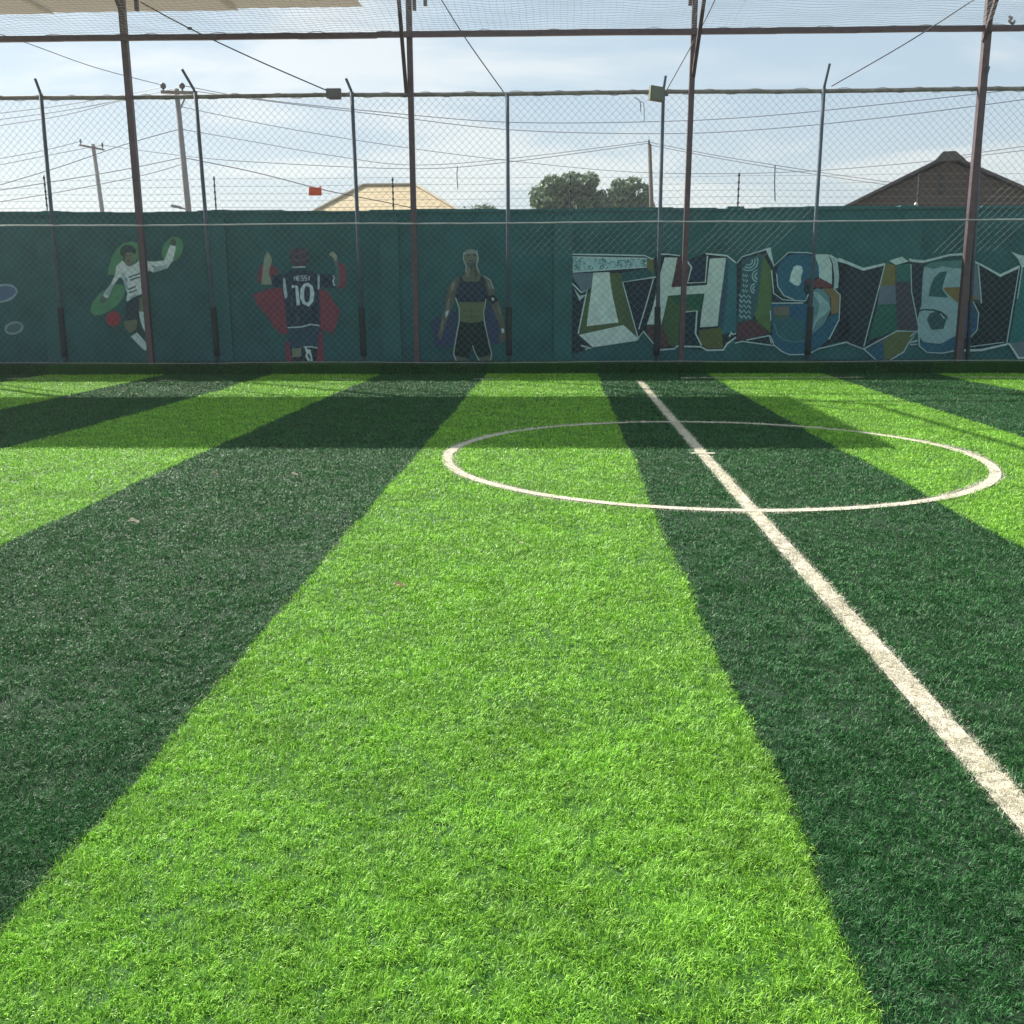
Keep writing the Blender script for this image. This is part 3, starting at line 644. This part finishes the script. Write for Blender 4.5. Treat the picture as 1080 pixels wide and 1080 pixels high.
# canopy of roofing sheets
sheet = bpy.data.materials.new('roof_sheet'); sheet.use_nodes = True
n_, l_ = sheet.node_tree.nodes, sheet.node_tree.links
pb = n_['Principled BSDF']; pb.inputs['Base Color'].default_value = (.70, .70, .68, 1); pb.inputs['Roughness'].default_value = .6
tr = n_.new('ShaderNodeBsdfTranslucent'); tr.inputs[0].default_value = (.66, .66, .64, 1); ms = n_.new('ShaderNodeMixShader'); ms.inputs[0].default_value = .28
l_.new(pb.outputs[0], ms.inputs[1]); l_.new(tr.outputs[0], ms.inputs[2]); l_.new(ms.outputs[0], n_['Material Output'].inputs[0])
can = empty('canopy', (-9, 17, 6.5), 'beige roofing sheets of a canopy above the left end of the fence', 'canopy')
CD0, CD1 = 14.55, 19.40; CZ = at(330, 9.5, CD1).z-.01
bx = [-520, -330, -140, 57, 252, 383]
for i in range(5):
    xa, xb = at(bx[i], 8, CD1).x-.16, at(bx[i+1], 8, CD1).x; dz = (.02, .0, -.02, .0, .02)[i]; de = (0, 0, 0, -.0, -.06)[i]
    b = MB(); nn = 26
    for j in range(nn):
        t0, t1 = j/nn, (j+1)/nn; za, zb = .006*math.sin(j*math.pi/2+.4), .006*math.sin((j+1)*math.pi/2+.4)
        x0, x1 = xa+(xb-xa)*t0, xa+(xb-xa)*t1
        y0, y1 = CD0 + M_W*(x0+4), CD1 + M_W*x0 + de
        b.hexa([(x0,y0,CZ+dz+za),(x1,y0,CZ+dz+zb),(x1,y1,CZ+dz+zb),(x0,y1,CZ+dz+za),(x0,y0,CZ+dz+za+.006),(x1,y0,CZ+dz+zb+.006),(x1,y1,CZ+dz+zb+.006),(x0,y1,CZ+dz+za+.006)])
    b.build('roof_sheet', sheet, can)
xa, xb = at(bx[0], 8, CD1).x, at(bx[5], 8, CD1).x
for dd in (14.9, 16.9):
    b = MB(); b.beam((xa+.05, dd, CZ-.13), (xb-.05, dd, CZ-.13), .08, .10, (0,0,1)); b.build('support_beam', brown, can)

# things on the fence
flood = mat('floodlight_casing', (.13, .14, .09), .6, .1)
o = empty('floodlight', at(694, 98, D_FENCE-.16), 'square olive floodlight clamped to the fence rail beside an upright post', 'floodlight')
c = at(692.5, 99, D_FENCE-.16); tz = Vector((.06, 0, 1)).normalized(); tx_ = Vector((1, .25, -.12)).normalized(); ty_ = tz.cross(tx_)
b = MB(); b.box(c, tx_, ty_, tz, .125, .05, .115)
b.build('casing', flood, o)
b = MB(); b.box(c-ty_*.056*(1 if ty_.y > 0 else -1), tx_, ty_, tz, .112, .004, .10); b.build('glass', mat('grey_glass', (.12, .14, .10), .35), o)
b = MB(); b.beam(c+Vector((.10,.02,.0)), c+Vector((.20,.14,0)), .03); b.build('bracket', bluegrey, o)
o = empty('junction_box', at(352, 99, D_FENCE-.08), 'flat grey box strapped to the fence rail where a cable ends', 'box')
b = MB(); c = at(352, 98.5, D_FENCE-.08); b.box(c, UW, VW, (0,0,1), .125, .045, .075); b.build('box_body', mat('grey_plastic', (.13, .13, .14), .6), o)
b = MB(); b.box(c+Vector((.02,-.0,-.085)), UW, VW, (0,0,1), .10, .035, .012); b.build('lid', mat('grey_lid', (.11, .11, .12), .6), o)
red = mat('orange_red_plastic', (.75, .10, .035), .5, 0, .1, 20)
o = empty('plastic_tag', at(332.5, 202, D_FENCE+.055), 'small orange red plastic tag tied to the wire mesh above the wall', 'tag')
b = MB(); c = at(332.5, 202, D_FENCE+.055); b.box(c, UW, VW, (.03,0,1), .112, .008, .068); b.build('plate', red, o)
for dx_ in (-.085, .085): b = MB(); b.tube([c+Vector((dx_,0,.06)), c+Vector((dx_*1.05,.03,.10))], .012, 6); b.build('tie', red, o)
def wire(name, pts, r, label, cat, m_=wire_m, group=None, n=5):
    P = [Vector(p) for p in pts]; out_ = []
    for i in range(len(P)-1):
        p0, p1, p2, p3 = P[max(i-1,0)], P[i], P[i+1], P[min(i+2,len(P)-1)]
        for j in range(10):
            t = j/10; out_.append(.5*((2*p1)+(p2-p0)*t+(2*p0-5*p1+4*p2-p3)*t*t+(3*p1-p0-3*p2+p3)*t**3))
    out_.append(P[-1]); b_ = MB(); b_.tube(out_, r, n); o_ = b_.build(name, m_); return tag(o_, label, cat, group)
cable_m = mat('stay_cable', (.10, .10, .11), .5, .3)
wire('stay_cable', [at(148,2,D_FENCE-.5), at(200,30,D_FENCE-.35), at(270,63,D_FENCE-.2), at(346,96,D_FENCE-.08)], .011, 'thin dark cable sloping down from the canopy to the grey box on the rail', 'cable', cable_m, 'stay cables of the net')
wire('stay_cable', [at(462,-6,D_FENCE-.4), at(492,42,D_FENCE-.2), at(531,97,D_FENCE)], .010, 'thin steep cable dropping to the rail at the armless fence post', 'cable', cable_m, 'stay cables of the net')
wire('stay_cable', [at(757,-6,D_FENCE-.4), at(738,32,D_FENCE-.2), at(703,95,D_FENCE)], .009, 'thin cable crossing the brown column down to the floodlight', 'cable', cable_m, 'stay cables of the net')
wire('stay_cable', [at(1036,-6,D_FENCE-.4), at(960,43,D_FENCE-.2), at(877,91,D_FENCE)], .010, 'thin cable rising from right hand fence post to the far right column', 'cable', cable_m, 'stay cables of the net')
b = MB(); b.ball(at(200,30,D_FENCE-.36), .045, .03, .025); o = b.build('cable_clamp', bluegrey); tag(o, 'small dark clamp on the sloping cable below the canopy', 'clamp')
wire('wire_loop', [at(670,103,D_FENCE-.08), at(675,107,D_FENCE-.09), at(676,118,D_FENCE-.08), at(675.5,108,D_FENCE-.1), at(679,110,D_FENCE-.09), at(679.5,128,D_FENCE-.08)], .006, 'loose loop of wire hanging from the rail left of the floodlight', 'wire', cable_m)
wire('wire_scrap', [at(482.5,175,D_FENCE+.06), at(482,186,D_FENCE+.06), at(483,200,D_FENCE+.06)], .008, 'short dark length of wire hanging in the mesh above the wall', 'wire', cable_m)
wire('cloth_scrap', [at(1064,17.5,D_FENCE-.1), at(1067,19,D_FENCE-.12), at(1064.5,22,D_FENCE-.1), at(1068,25,D_FENCE-.12), at(1070,22,D_FENCE-.1)], .022, 'small curled grey scrap caught on the net above the right rail', 'scrap', mat('grey_cloth', (.2, .18, .17), .9))

# electric fence on top of the wall
ef = empty('electric_fence', (0, D_WALL+.1, WT), 'low security fence of thin wires on short rods standing on the wall top', 'fence')
for px, y0, y1 in ((-70,186,223),(50,185,222),(228,186,222),(415,187,222),(601,184,221),(778,182,220),(967,183,219),(1150,180,219)):
    a, c = at(px, y0, D_WALL+.1), at(px, y1, D_WALL+.1); a.x = c.x; a.y = c.y
    b = MB(); b.tube([c, a], .013, 6); p = b.build('rod', cable_m, ef)
    for i in range(5):
        b = MB(); b.tube([c+(a-c)*(i+.8)/5.2-Vector((0,0,.018)), c+(a-c)*(i+.8)/5.2+Vector((0,0,.018))], .022, 6)
        q = b.build('insulator', foam); q.parent = p
zw = at(540, 185, D_WALL+.1).z-WT
for i in range(5):
    b = MB(); z = WT+.02+zw*(i+.8)/5.2
    b.tube([on(D_WALL+.1, x, z-.012*math.sin((x+3.2)*.97)**2+.01*math.sin(x*.5+i)) for x in np.arange(-13, 13, .4)], .0032, 4); b.build('wire', galv, ef)
b = MB(); b.ball(at(966,217,D_WALL+.02), .035, .03, .07); b.box(at(961,217,D_WALL+.02), UW, VW, (0,0,1), .07, .012, .012)
o = b.build('white_insulator', white_m, ef)
wire('hanging_rod', [at(817.5,174,D_FENCE+.06), at(817,193,D_FENCE+.06), at(817.5,212,D_FENCE+.06)], .011, 'thin dark rod hanging in the mesh between floodlight and right hand post', 'rod', cable_m)

# ------------------------------------------------------------------ houses beyond
def house_hip():
    D = 44; rm = mat('tan_roof_sheet', (.52, .41, .24), .7, 0, .12, 2, .2, 20); wl = mat('cream_plaster', (.5, .43, .33), .85)
    a = at(319, 227, D); e = at(491, 227, D); r0, r1 = at(383, 196, D+3.4), at(438, 196, D+3.4)
    zE = a.z-.05; h = empty('hip_roof_house', (0.5*(a.x+e.x), D+3, 0), 'house with tan hipped roof rising above the middle of the wall', 'house')
    b = MB(); A, B_, C_, D_ = (a.x,D,zE),(e.x,D,zE),(e.x,D+6.8,zE),(a.x,D+6.8,zE); r0.z = r1.z = (r0.z+r1.z)/2
    # fine standing ridges on each slope are modelled as shallow steps
    def slope(p, q, s, t):
        p, q, s, t = map(Vector, (p, q, s, t)); n = 10
        for i in range(n):
            l0, l1 = p.lerp(t, i/n), p.lerp(t, (i+1)/n); m0, m1 = q.lerp(s, i/n), q.lerp(s, (i+1)/n); up = Vector((0,0,.006))
            b.quad(l0+up, m0+up, m1, l1); b.quad(l0, m0, m0+up, l0+up)
    slope(A, B_, r1, r0); slope(C_, D_, r0, r1); slope(B_, C_, r1, r1); slope(D_, A, r0, r0)
    b.build('roof', rm, h)
    b = MB(); b.tube([Vector(A)+Vector((0,0,.03)), r0+Vector((0,0,.05))], .07, 6); b.tube([Vector(B_)+Vector((0,0,.03)), r1+Vector((0,0,.05))], .07, 6); b.tube([r0+Vector((0,0,.05)), r1+Vector((0,0,.05))], .07, 6)
    b.build('ridge_cap', mat('ridge_cap', (.34, .29, .2), .7), h)
    b = MB(); b.hexa([(a.x+.5,D+.5,0),(e.x-.5,D+.5,0),(e.x-.5,D+6.3,0),(a.x+.5,D+6.3,0),(a.x+.5,D+.5,zE-.02),(e.x-.5,D+.5,zE-.02),(e.x-.5,D+6.3,zE-.02),(a.x+.5,D+6.3,zE-.02)]); b.build('wall', wl, h)
    for x in (.3, .7):
        b = MB(); b.box((a.x+(e.x-a.x)*x, D+.49, 1.6), (1,0,0), (0,1,0), (0,0,1), .6, .03, .55); b.build('window', mat('dark_glass', (.04,.05,.06), .1), h)
house_hip()
def house_gable():
    D = 33; br = bpy.data.materials.new('bare_block_wall'); br.use_nodes = True; n = br.node_tree.nodes; l = br.node_tree.links
    t = n.new('ShaderNodeTexCoord'); mp = n.new('ShaderNodeMapping'); mp.inputs['Rotation'].default_value = (R(90), 0, 0); bk = n.new('ShaderNodeTexBrick')
    bk.inputs['Color1'].default_value = (.07,.06,.054,1); bk.inputs['Color2'].default_value = (.063,.054,.048,1); bk.inputs['Mortar'].default_value = (.06,.05,.045,1); bk.inputs['Scale'].default_value = 1
    bk.inputs['Brick Width'].default_value = .45; bk.inputs['Row Height'].default_value = .23; bk.inputs['Mortar Size'].default_value = .014
    l.new(t.outputs['Object'], mp.inputs[0]); l.new(mp.outputs[0], bk.inputs[0]); l.new(bk.outputs[0], n['Principled BSDF'].inputs['Base Color']); n['Principled BSDF'].inputs['Roughness'].default_value = .9
    az = R(21); mm = -math.tan(az); D0 = 38.0
    A_ = lambda px, py: at(px, py, D0, mm)
    ap, le, re_ = A_(1001, 166), A_(874, 224), A_(1128, 220); z0 = le.z
    ux = Vector((math.cos(az), -math.sin(az), 0)); vy = Vector((math.sin(az), math.cos(az), 0))
    def Q(u, v, z): return Vector((ap.x, ap.y, 0)) + ux*u + vy*v + Vector((0, 0, z))
    lu, ru = (le-ap).dot(ux), (re_-ap).dot(ux)
    h = empty('gable_house', (ap.x, ap.y, 0), 'brown block gable house with two vent slots behind the right end', 'house')
    prof = [(lu+.35, 0), (ru-.35, 0), (ru-.35, z0), (0, ap.z-.10), (lu+.35, z0)]
    b = MB(); k = len(prof); b.v += [Q(x, 0, z) for x, z in prof]+[Q(x, 9, z) for x, z in prof]; b.f += [tuple(range(k)), tuple(reversed(range(k, 2*k)))]+[(i, (i+1)%k, k+(i+1)%k, k+i) for i in range(k)]
    b.v = [tuple(q) for q in b.v]; b.build('wall', br, h)
    rf = mat('dark_roof_sheet', (.06, .056, .055), .6, 0, .25, 2)
    b = MB()
    for (x0, a0, x1, a1) in ((lu, z0-.16, 0, ap.z), (0, ap.z, ru, z0-.16)):
        b.hexa([Q(x0,-.3,a0),Q(x1,-.3,a1),Q(x1,9.3,a1),Q(x0,9.3,a0),Q(x0,-.3,a0+.09),Q(x1,-.3,a1+.09),Q(x1,9.3,a1+.09),Q(x0,9.3,a0+.09)])
    b.build('roof', rf, h)
    b = MB(); b.hexa([Q(-.42,-.32,ap.z-.13),Q(.5,-.32,ap.z-.13),Q(.5,9.35,ap.z-.13),Q(-.42,9.35,ap.z-.13),Q(-.18,-.32,ap.z+.15),Q(.18,-.32,ap.z+.15),Q(.18,9.35,ap.z+.15),Q(-.18,9.35,ap.z+.15)])
    b.build('ridge_cap', rf, h)
    for (y0, y1) in ((183, 191), (194, 204)):
        p = at(991.5, (y0+y1)/2, D0-.02, mm); b = MB(); b.box(p, ux, vy, (0,0,1), .075, .03, (y1-y0)/2/FPX*33); b.build('vent_slot', mat('vent_dark', (.02,.022,.025), .6), h)
house_gable()

# ------------------------------------------------------------------ trees beyond
leafm = grass_mat('tree_leaf', (.055, .105, .055), (.13, .20, .10), .3, .55, .3); bark = mat('bark', (.12, .09, .07), .9)
def leaf_mesh(clumps, per, size, seed):
    r = np.random.default_rng(seed); b = MB()
    for (cx, cy, cz, rad) in clumps:
        n = int(per*rad**2)
        for _ in range(n):
            d = r.normal(size=3); d /= np.linalg.norm(d); q = rad*(.55+.45*r.random()**.6)
            c = Vector((cx+d[0]*q, cy+d[1]*q, cz+d[2]*q*.85)); a = Vector(r.normal(size=3)).normalized(); e = a.orthogonal().normalized(); s = size*r.uniform(.6, 1.3)
            b.quad(c-a*s, c+e*s*.42, c+a*s, c-e*s*.42)
    return b
def tree(x, y, zb, hw, h0, h1, label, seed, n=34):
    r = random.Random(seed); t = empty('leafy_tree', (x, y, 0), label, 'tree', 'trees beyond the wall'); cl_ = []
    b = MB(); b.tube([(x,y,0),(x+.1,y,h0*.4),(x-.05,y+.1,h0*.8),(x,y,h0+.5)], .22, 10, .12)
    for i in range(n):
        a = r.uniform(0, 6.28); q = r.random()**.5; z = h0 + (h1-h0)*r.random()**.8
        ww = hw*math.sqrt(max(.05, 1-((z-h0)/(h1-h0)*1.0-.12)**2))
        c = (x+ww*q*math.cos(a)*.92, y+hw*.8*q*math.sin(a), z-.35, r.uniform(.38, .72)); cl_.append(c)
        if i % 3 == 0: b.tube([(x,y,h0*.75+.1*(i%4)),((x+c[0])/2,(y+c[1])/2,(h0+z)/2-.2),(c[0],c[1],c[2])], .06, 6, .015)
    b.build('trunk', bark, t, True)
    leaf_mesh(cl_, 560, .17, seed).build('crown', leafm, t)
DT = 55; a = at(601, 222, DT)
def tz_(py): return at(600, py, DT).z
tree(at(601,222,DT).x, DT, 0, 2.35, tz_(232), tz_(183), 'broad leafy tree above the wall, left of the pair', 5, 46)
tree(at(664,222,DT).x, DT+1.2, 0, 1.35, tz_(230), tz_(184), 'narrower leafy tree above the wall beside the bare pole', 8, 24)
x = at(507, 222, 40).x; t = empty('shrub', (x, 40, 0), 'wispy shrub tips just showing over the wall right of tan roof', 'shrub')
b = MB()
for i in range(9):
    xx = x+random.uniform(-.6, .5); zt_ = at(507, random.uniform(216, 223), 40).z; b.tube([(x,40,0),(xx,40+random.uniform(-.3,.3),zt_-.5),(xx+random.uniform(-.2,.2),40,zt_)], .02, 5, .006)
b.build('stem', bark, t)
leaf_mesh([(x+random.uniform(-.6,.5), 40+random.uniform(-.3,.3), at(507, random.uniform(219,226), 40).z, .22) for _ in range(16)], 420, .09, 4).build('foliage', leafm, t)

# ------------------------------------------------------------------ utility poles and power lines
def upole(tp, bs, D, r, label, arm=None, pins=(), material=concrete, brace=None, lamp=None):
    a, c = at(*tp, D), at(*bs, D); d = (a-c).normalized(); g0 = c+d*((0-c.z)/d.z)
    o_ = empty('utility_pole', (g0.x, g0.y, 0), label, 'utility pole', 'utility poles beyond the wall')
    b = MB(); b.tube([g0, a], r*1.15, 10, r*.8); b.build('pole', material, o_, True)
    if arm:
        b = MB(); b.beam(at(*arm[0], D-.2), at(*arm[1], D-.2), .10, .10, (0,0,1)); b.build('crossarm', wood, o_)
    for (px, py, rr, hh) in pins:
        p = at(px, py, D-.2); b = MB(); b.ball(p, rr, rr, hh); b.tube([p, p-Vector((0,0,hh+.12))], rr*.3, 6); b.build('insulator', mat('dark_porcelain', (.03,.028,.03), .6), o_)
    if brace: b = MB(); b.beam(at(*brace[0], D-.2), at(*brace[1], D-.2), .05); b.build('arm_brace', galv, o_)
    if lamp:
        b = MB(); b.tube([at(*lamp[0], D-.1), at(*lamp[1], D-.5)], .03, 6); q = at(*lamp[1], D-.5); b.box(q, Vector((1,0,-.2)).normalized(), (0,1,0), Vector((.2,0,1)).normalized(), .17, .08, .05); b.build('lamp_head', galv, o_)
upole((186,94),(199,224), 38, .115, 'tall grey utility pole with crossarm and two round insulators', ((170,97),(207,98)), ((172,90.5,.11,.11),(192,90.5,.11,.11)), concrete, ((195,104),(190,115)), ((197,221),(186,218)))
upole((98,152),(108,224), 58, .135, 'shorter distant utility pole with tilted crossarm at far left', ((84,153),(110,158)), ((85,149,.06,.14),(108,153,.06,.14)))
upole((685,152),(687.5,224), 50, .115, 'bare wooden utility pole without crossarm beside the leafy trees', None, ((684.5,150,.05,.14),), wood)
PLG = 'power lines strung beyond the wall'
def pl(pts, label, r=.013):
    wire('power_line', [at(p[0], p[1], p[2]) for p in pts], r, label, 'power line', wire_m, PLG)
pl([(-30,26,30),(30,46,32),(100,71,35),(168,89,37.8)], 'power line falling steeply from the upper left corner to the crossarm', .012)
pl([(-40,124,45),(60,112,42),(130,100,40),(171,92,37.8)], 'topmost of the three power lines rising from the left edge')
pl([(-40,131,45),(60,118,42),(130,105,40),(191,92,37.8)], 'middle one of the three power lines rising from the left edge')
pl([(-40,138,45),(60,123,42),(135,105,40),(205,97,37.8)], 'lowest of the three power lines rising from the left edge')
pl([(-40,174,56),(40,160,57),(85,149,57.8)], 'upper power line from left edge to the short pole')
pl([(-40,182,56),(40,166,57),(108,153,57.8)], 'lower power line from left edge to the short pole')
pl([(-40,207,40),(60,177,40),(130,153,39),(190,136,38)], 'power line climbing from left edge to the middle of the tall pole')
pl([(-40,207,44),(60,191,42),(130,179,40),(193,166,38)], 'dark power line climbing from left edge to lower part of tall pole', .016)
pl([(-40,219,44),(60,203,42),(150,185,40),(196,172,38)], 'faint power line just above the wall at far left')
pl([(192,90,37.8),(270,104,40),(400,118,42),(540,129,44),(700,128,45),(810,122,44),(940,109,42),(1110,90,40)], 'long sagging power line running right from the tall pole, topmost')
pl([(205,96,37.8),(270,105,40),(400,121,42),(540,137,44),(700,141,45),(810,136,44),(940,123,42),(1110,101,40)], 'long sagging power line just below the topmost one')
pl([(188,112,38),(300,135,40),(430,156,42),(560,172,44),(680,182,46),(820,182,46),(960,172,44),(1110,155,42)], 'long low sagging power line crossing the trees and the gable house', .010)
pl([(190,136,38),(270,150,42),(350,164,45),(435,174,47),(540,167,49),(684,149,50)], 'upper power line sagging from tall pole to wooden pole', .012)
pl([(108,153,57.8),(190,164,55),(270,171,53),(435,178,51),(540,170.5,50),(685,151,50)], 'lower power line sagging from short pole to wooden pole', .013)
pl([(193,166,38),(270,182,38),(345,201,38),(420,216,38),(470,228,38)], 'power line dropping from the tall pole behind the tan roof', .015)
pl([(685,150,50),(750,163,48),(810,173,46),(880,184,44),(945,193,36)], 'upper power line falling from wooden pole toward gable house', .012)
pl([(686,153,50),(750,165.5,48),(810,176,46),(880,187,44),(950,197,36)], 'lower power line falling from wooden pole toward gable house', .012)
pl([(1003,166,33),(1040,160,36),(1110,150,40)], 'short power line leaving the gable peak toward the right edge', .011)

# ------------------------------------------------------------------ dry leaves on the turf
lf = mat('dry_leaf', (.52, .36, .2), .8, 0, .3, 40); lf2 = mat('pale_dry_leaf', (.62, .52, .36), .8, 0, .3, 40)
LV = [(422,625,.026,'brown dry leaf lying nearest on the light green stripe',lf,.4),(551,579,.022,'small pale dry leaf on the light green stripe nearer the circle',lf2,1.2),(142,556,.032,'long pale dry leaf lying on the dark stripe at left',lf2,.5),
      (311,505,.025,'pale dry leaf on dark stripe short of the canopy shadow',lf2,.1),(227,504,.02,'small brown dry leaf on dark stripe near its left edge',lf,.6)]
for px, py, s, lab, m_, rz in LV:
    x, y = gnd(px, py); b = MB(); n = 7; c, si = math.cos(rz), math.sin(rz)
    for i in range(n):
        for sg in (1, -1):
            def q(t, k): 
                u_ = (t-.5)*2*s; wv = k*sg*s*.75*math.sin(math.pi*min(1,max(0,t)))**.8; zc = .036+s*.5*abs(k)*(.6+.4*sg)+s*.35*math.sin(t*5)
                return (x+u_*c-wv*si, y+u_*si+wv*c, zc)
            b.quad(q(i/n,0), q((i+1)/n,0), q((i+1)/n,1), q(i/n,1))
    o = b.build('dry_leaf', m_); tag(o, lab, 'leaf', 'dry leaves on the turf')
# ------------------------------------------------------------------ dusty air
hz = bpy.data.materials.new('dusty_air'); hz.use_nodes = True; n = hz.node_tree.nodes; n.clear()
pv = n.new('ShaderNodeVolumePrincipled'); pv.inputs['Color'].default_value = (.93, .96, 1, 1); pv.inputs['Density'].default_value = HAZE; pv.inputs['Anisotropy'].default_value = .68
ho = n.new('ShaderNodeOutputMaterial'); hz.node_tree.links.new(pv.outputs[0], ho.inputs['Volume'])
b = MB(); b.hexa([(-330,-130,-1.03),(330,-130,-1.03),(330,630,-1.03),(-330,630,-1.03),(-330,-130,14),(330,-130,14),(330,630,14),(-330,630,14)])
o = b.build('haze', hz); tag(o, kind='stuff')
print('blades', len(gx))
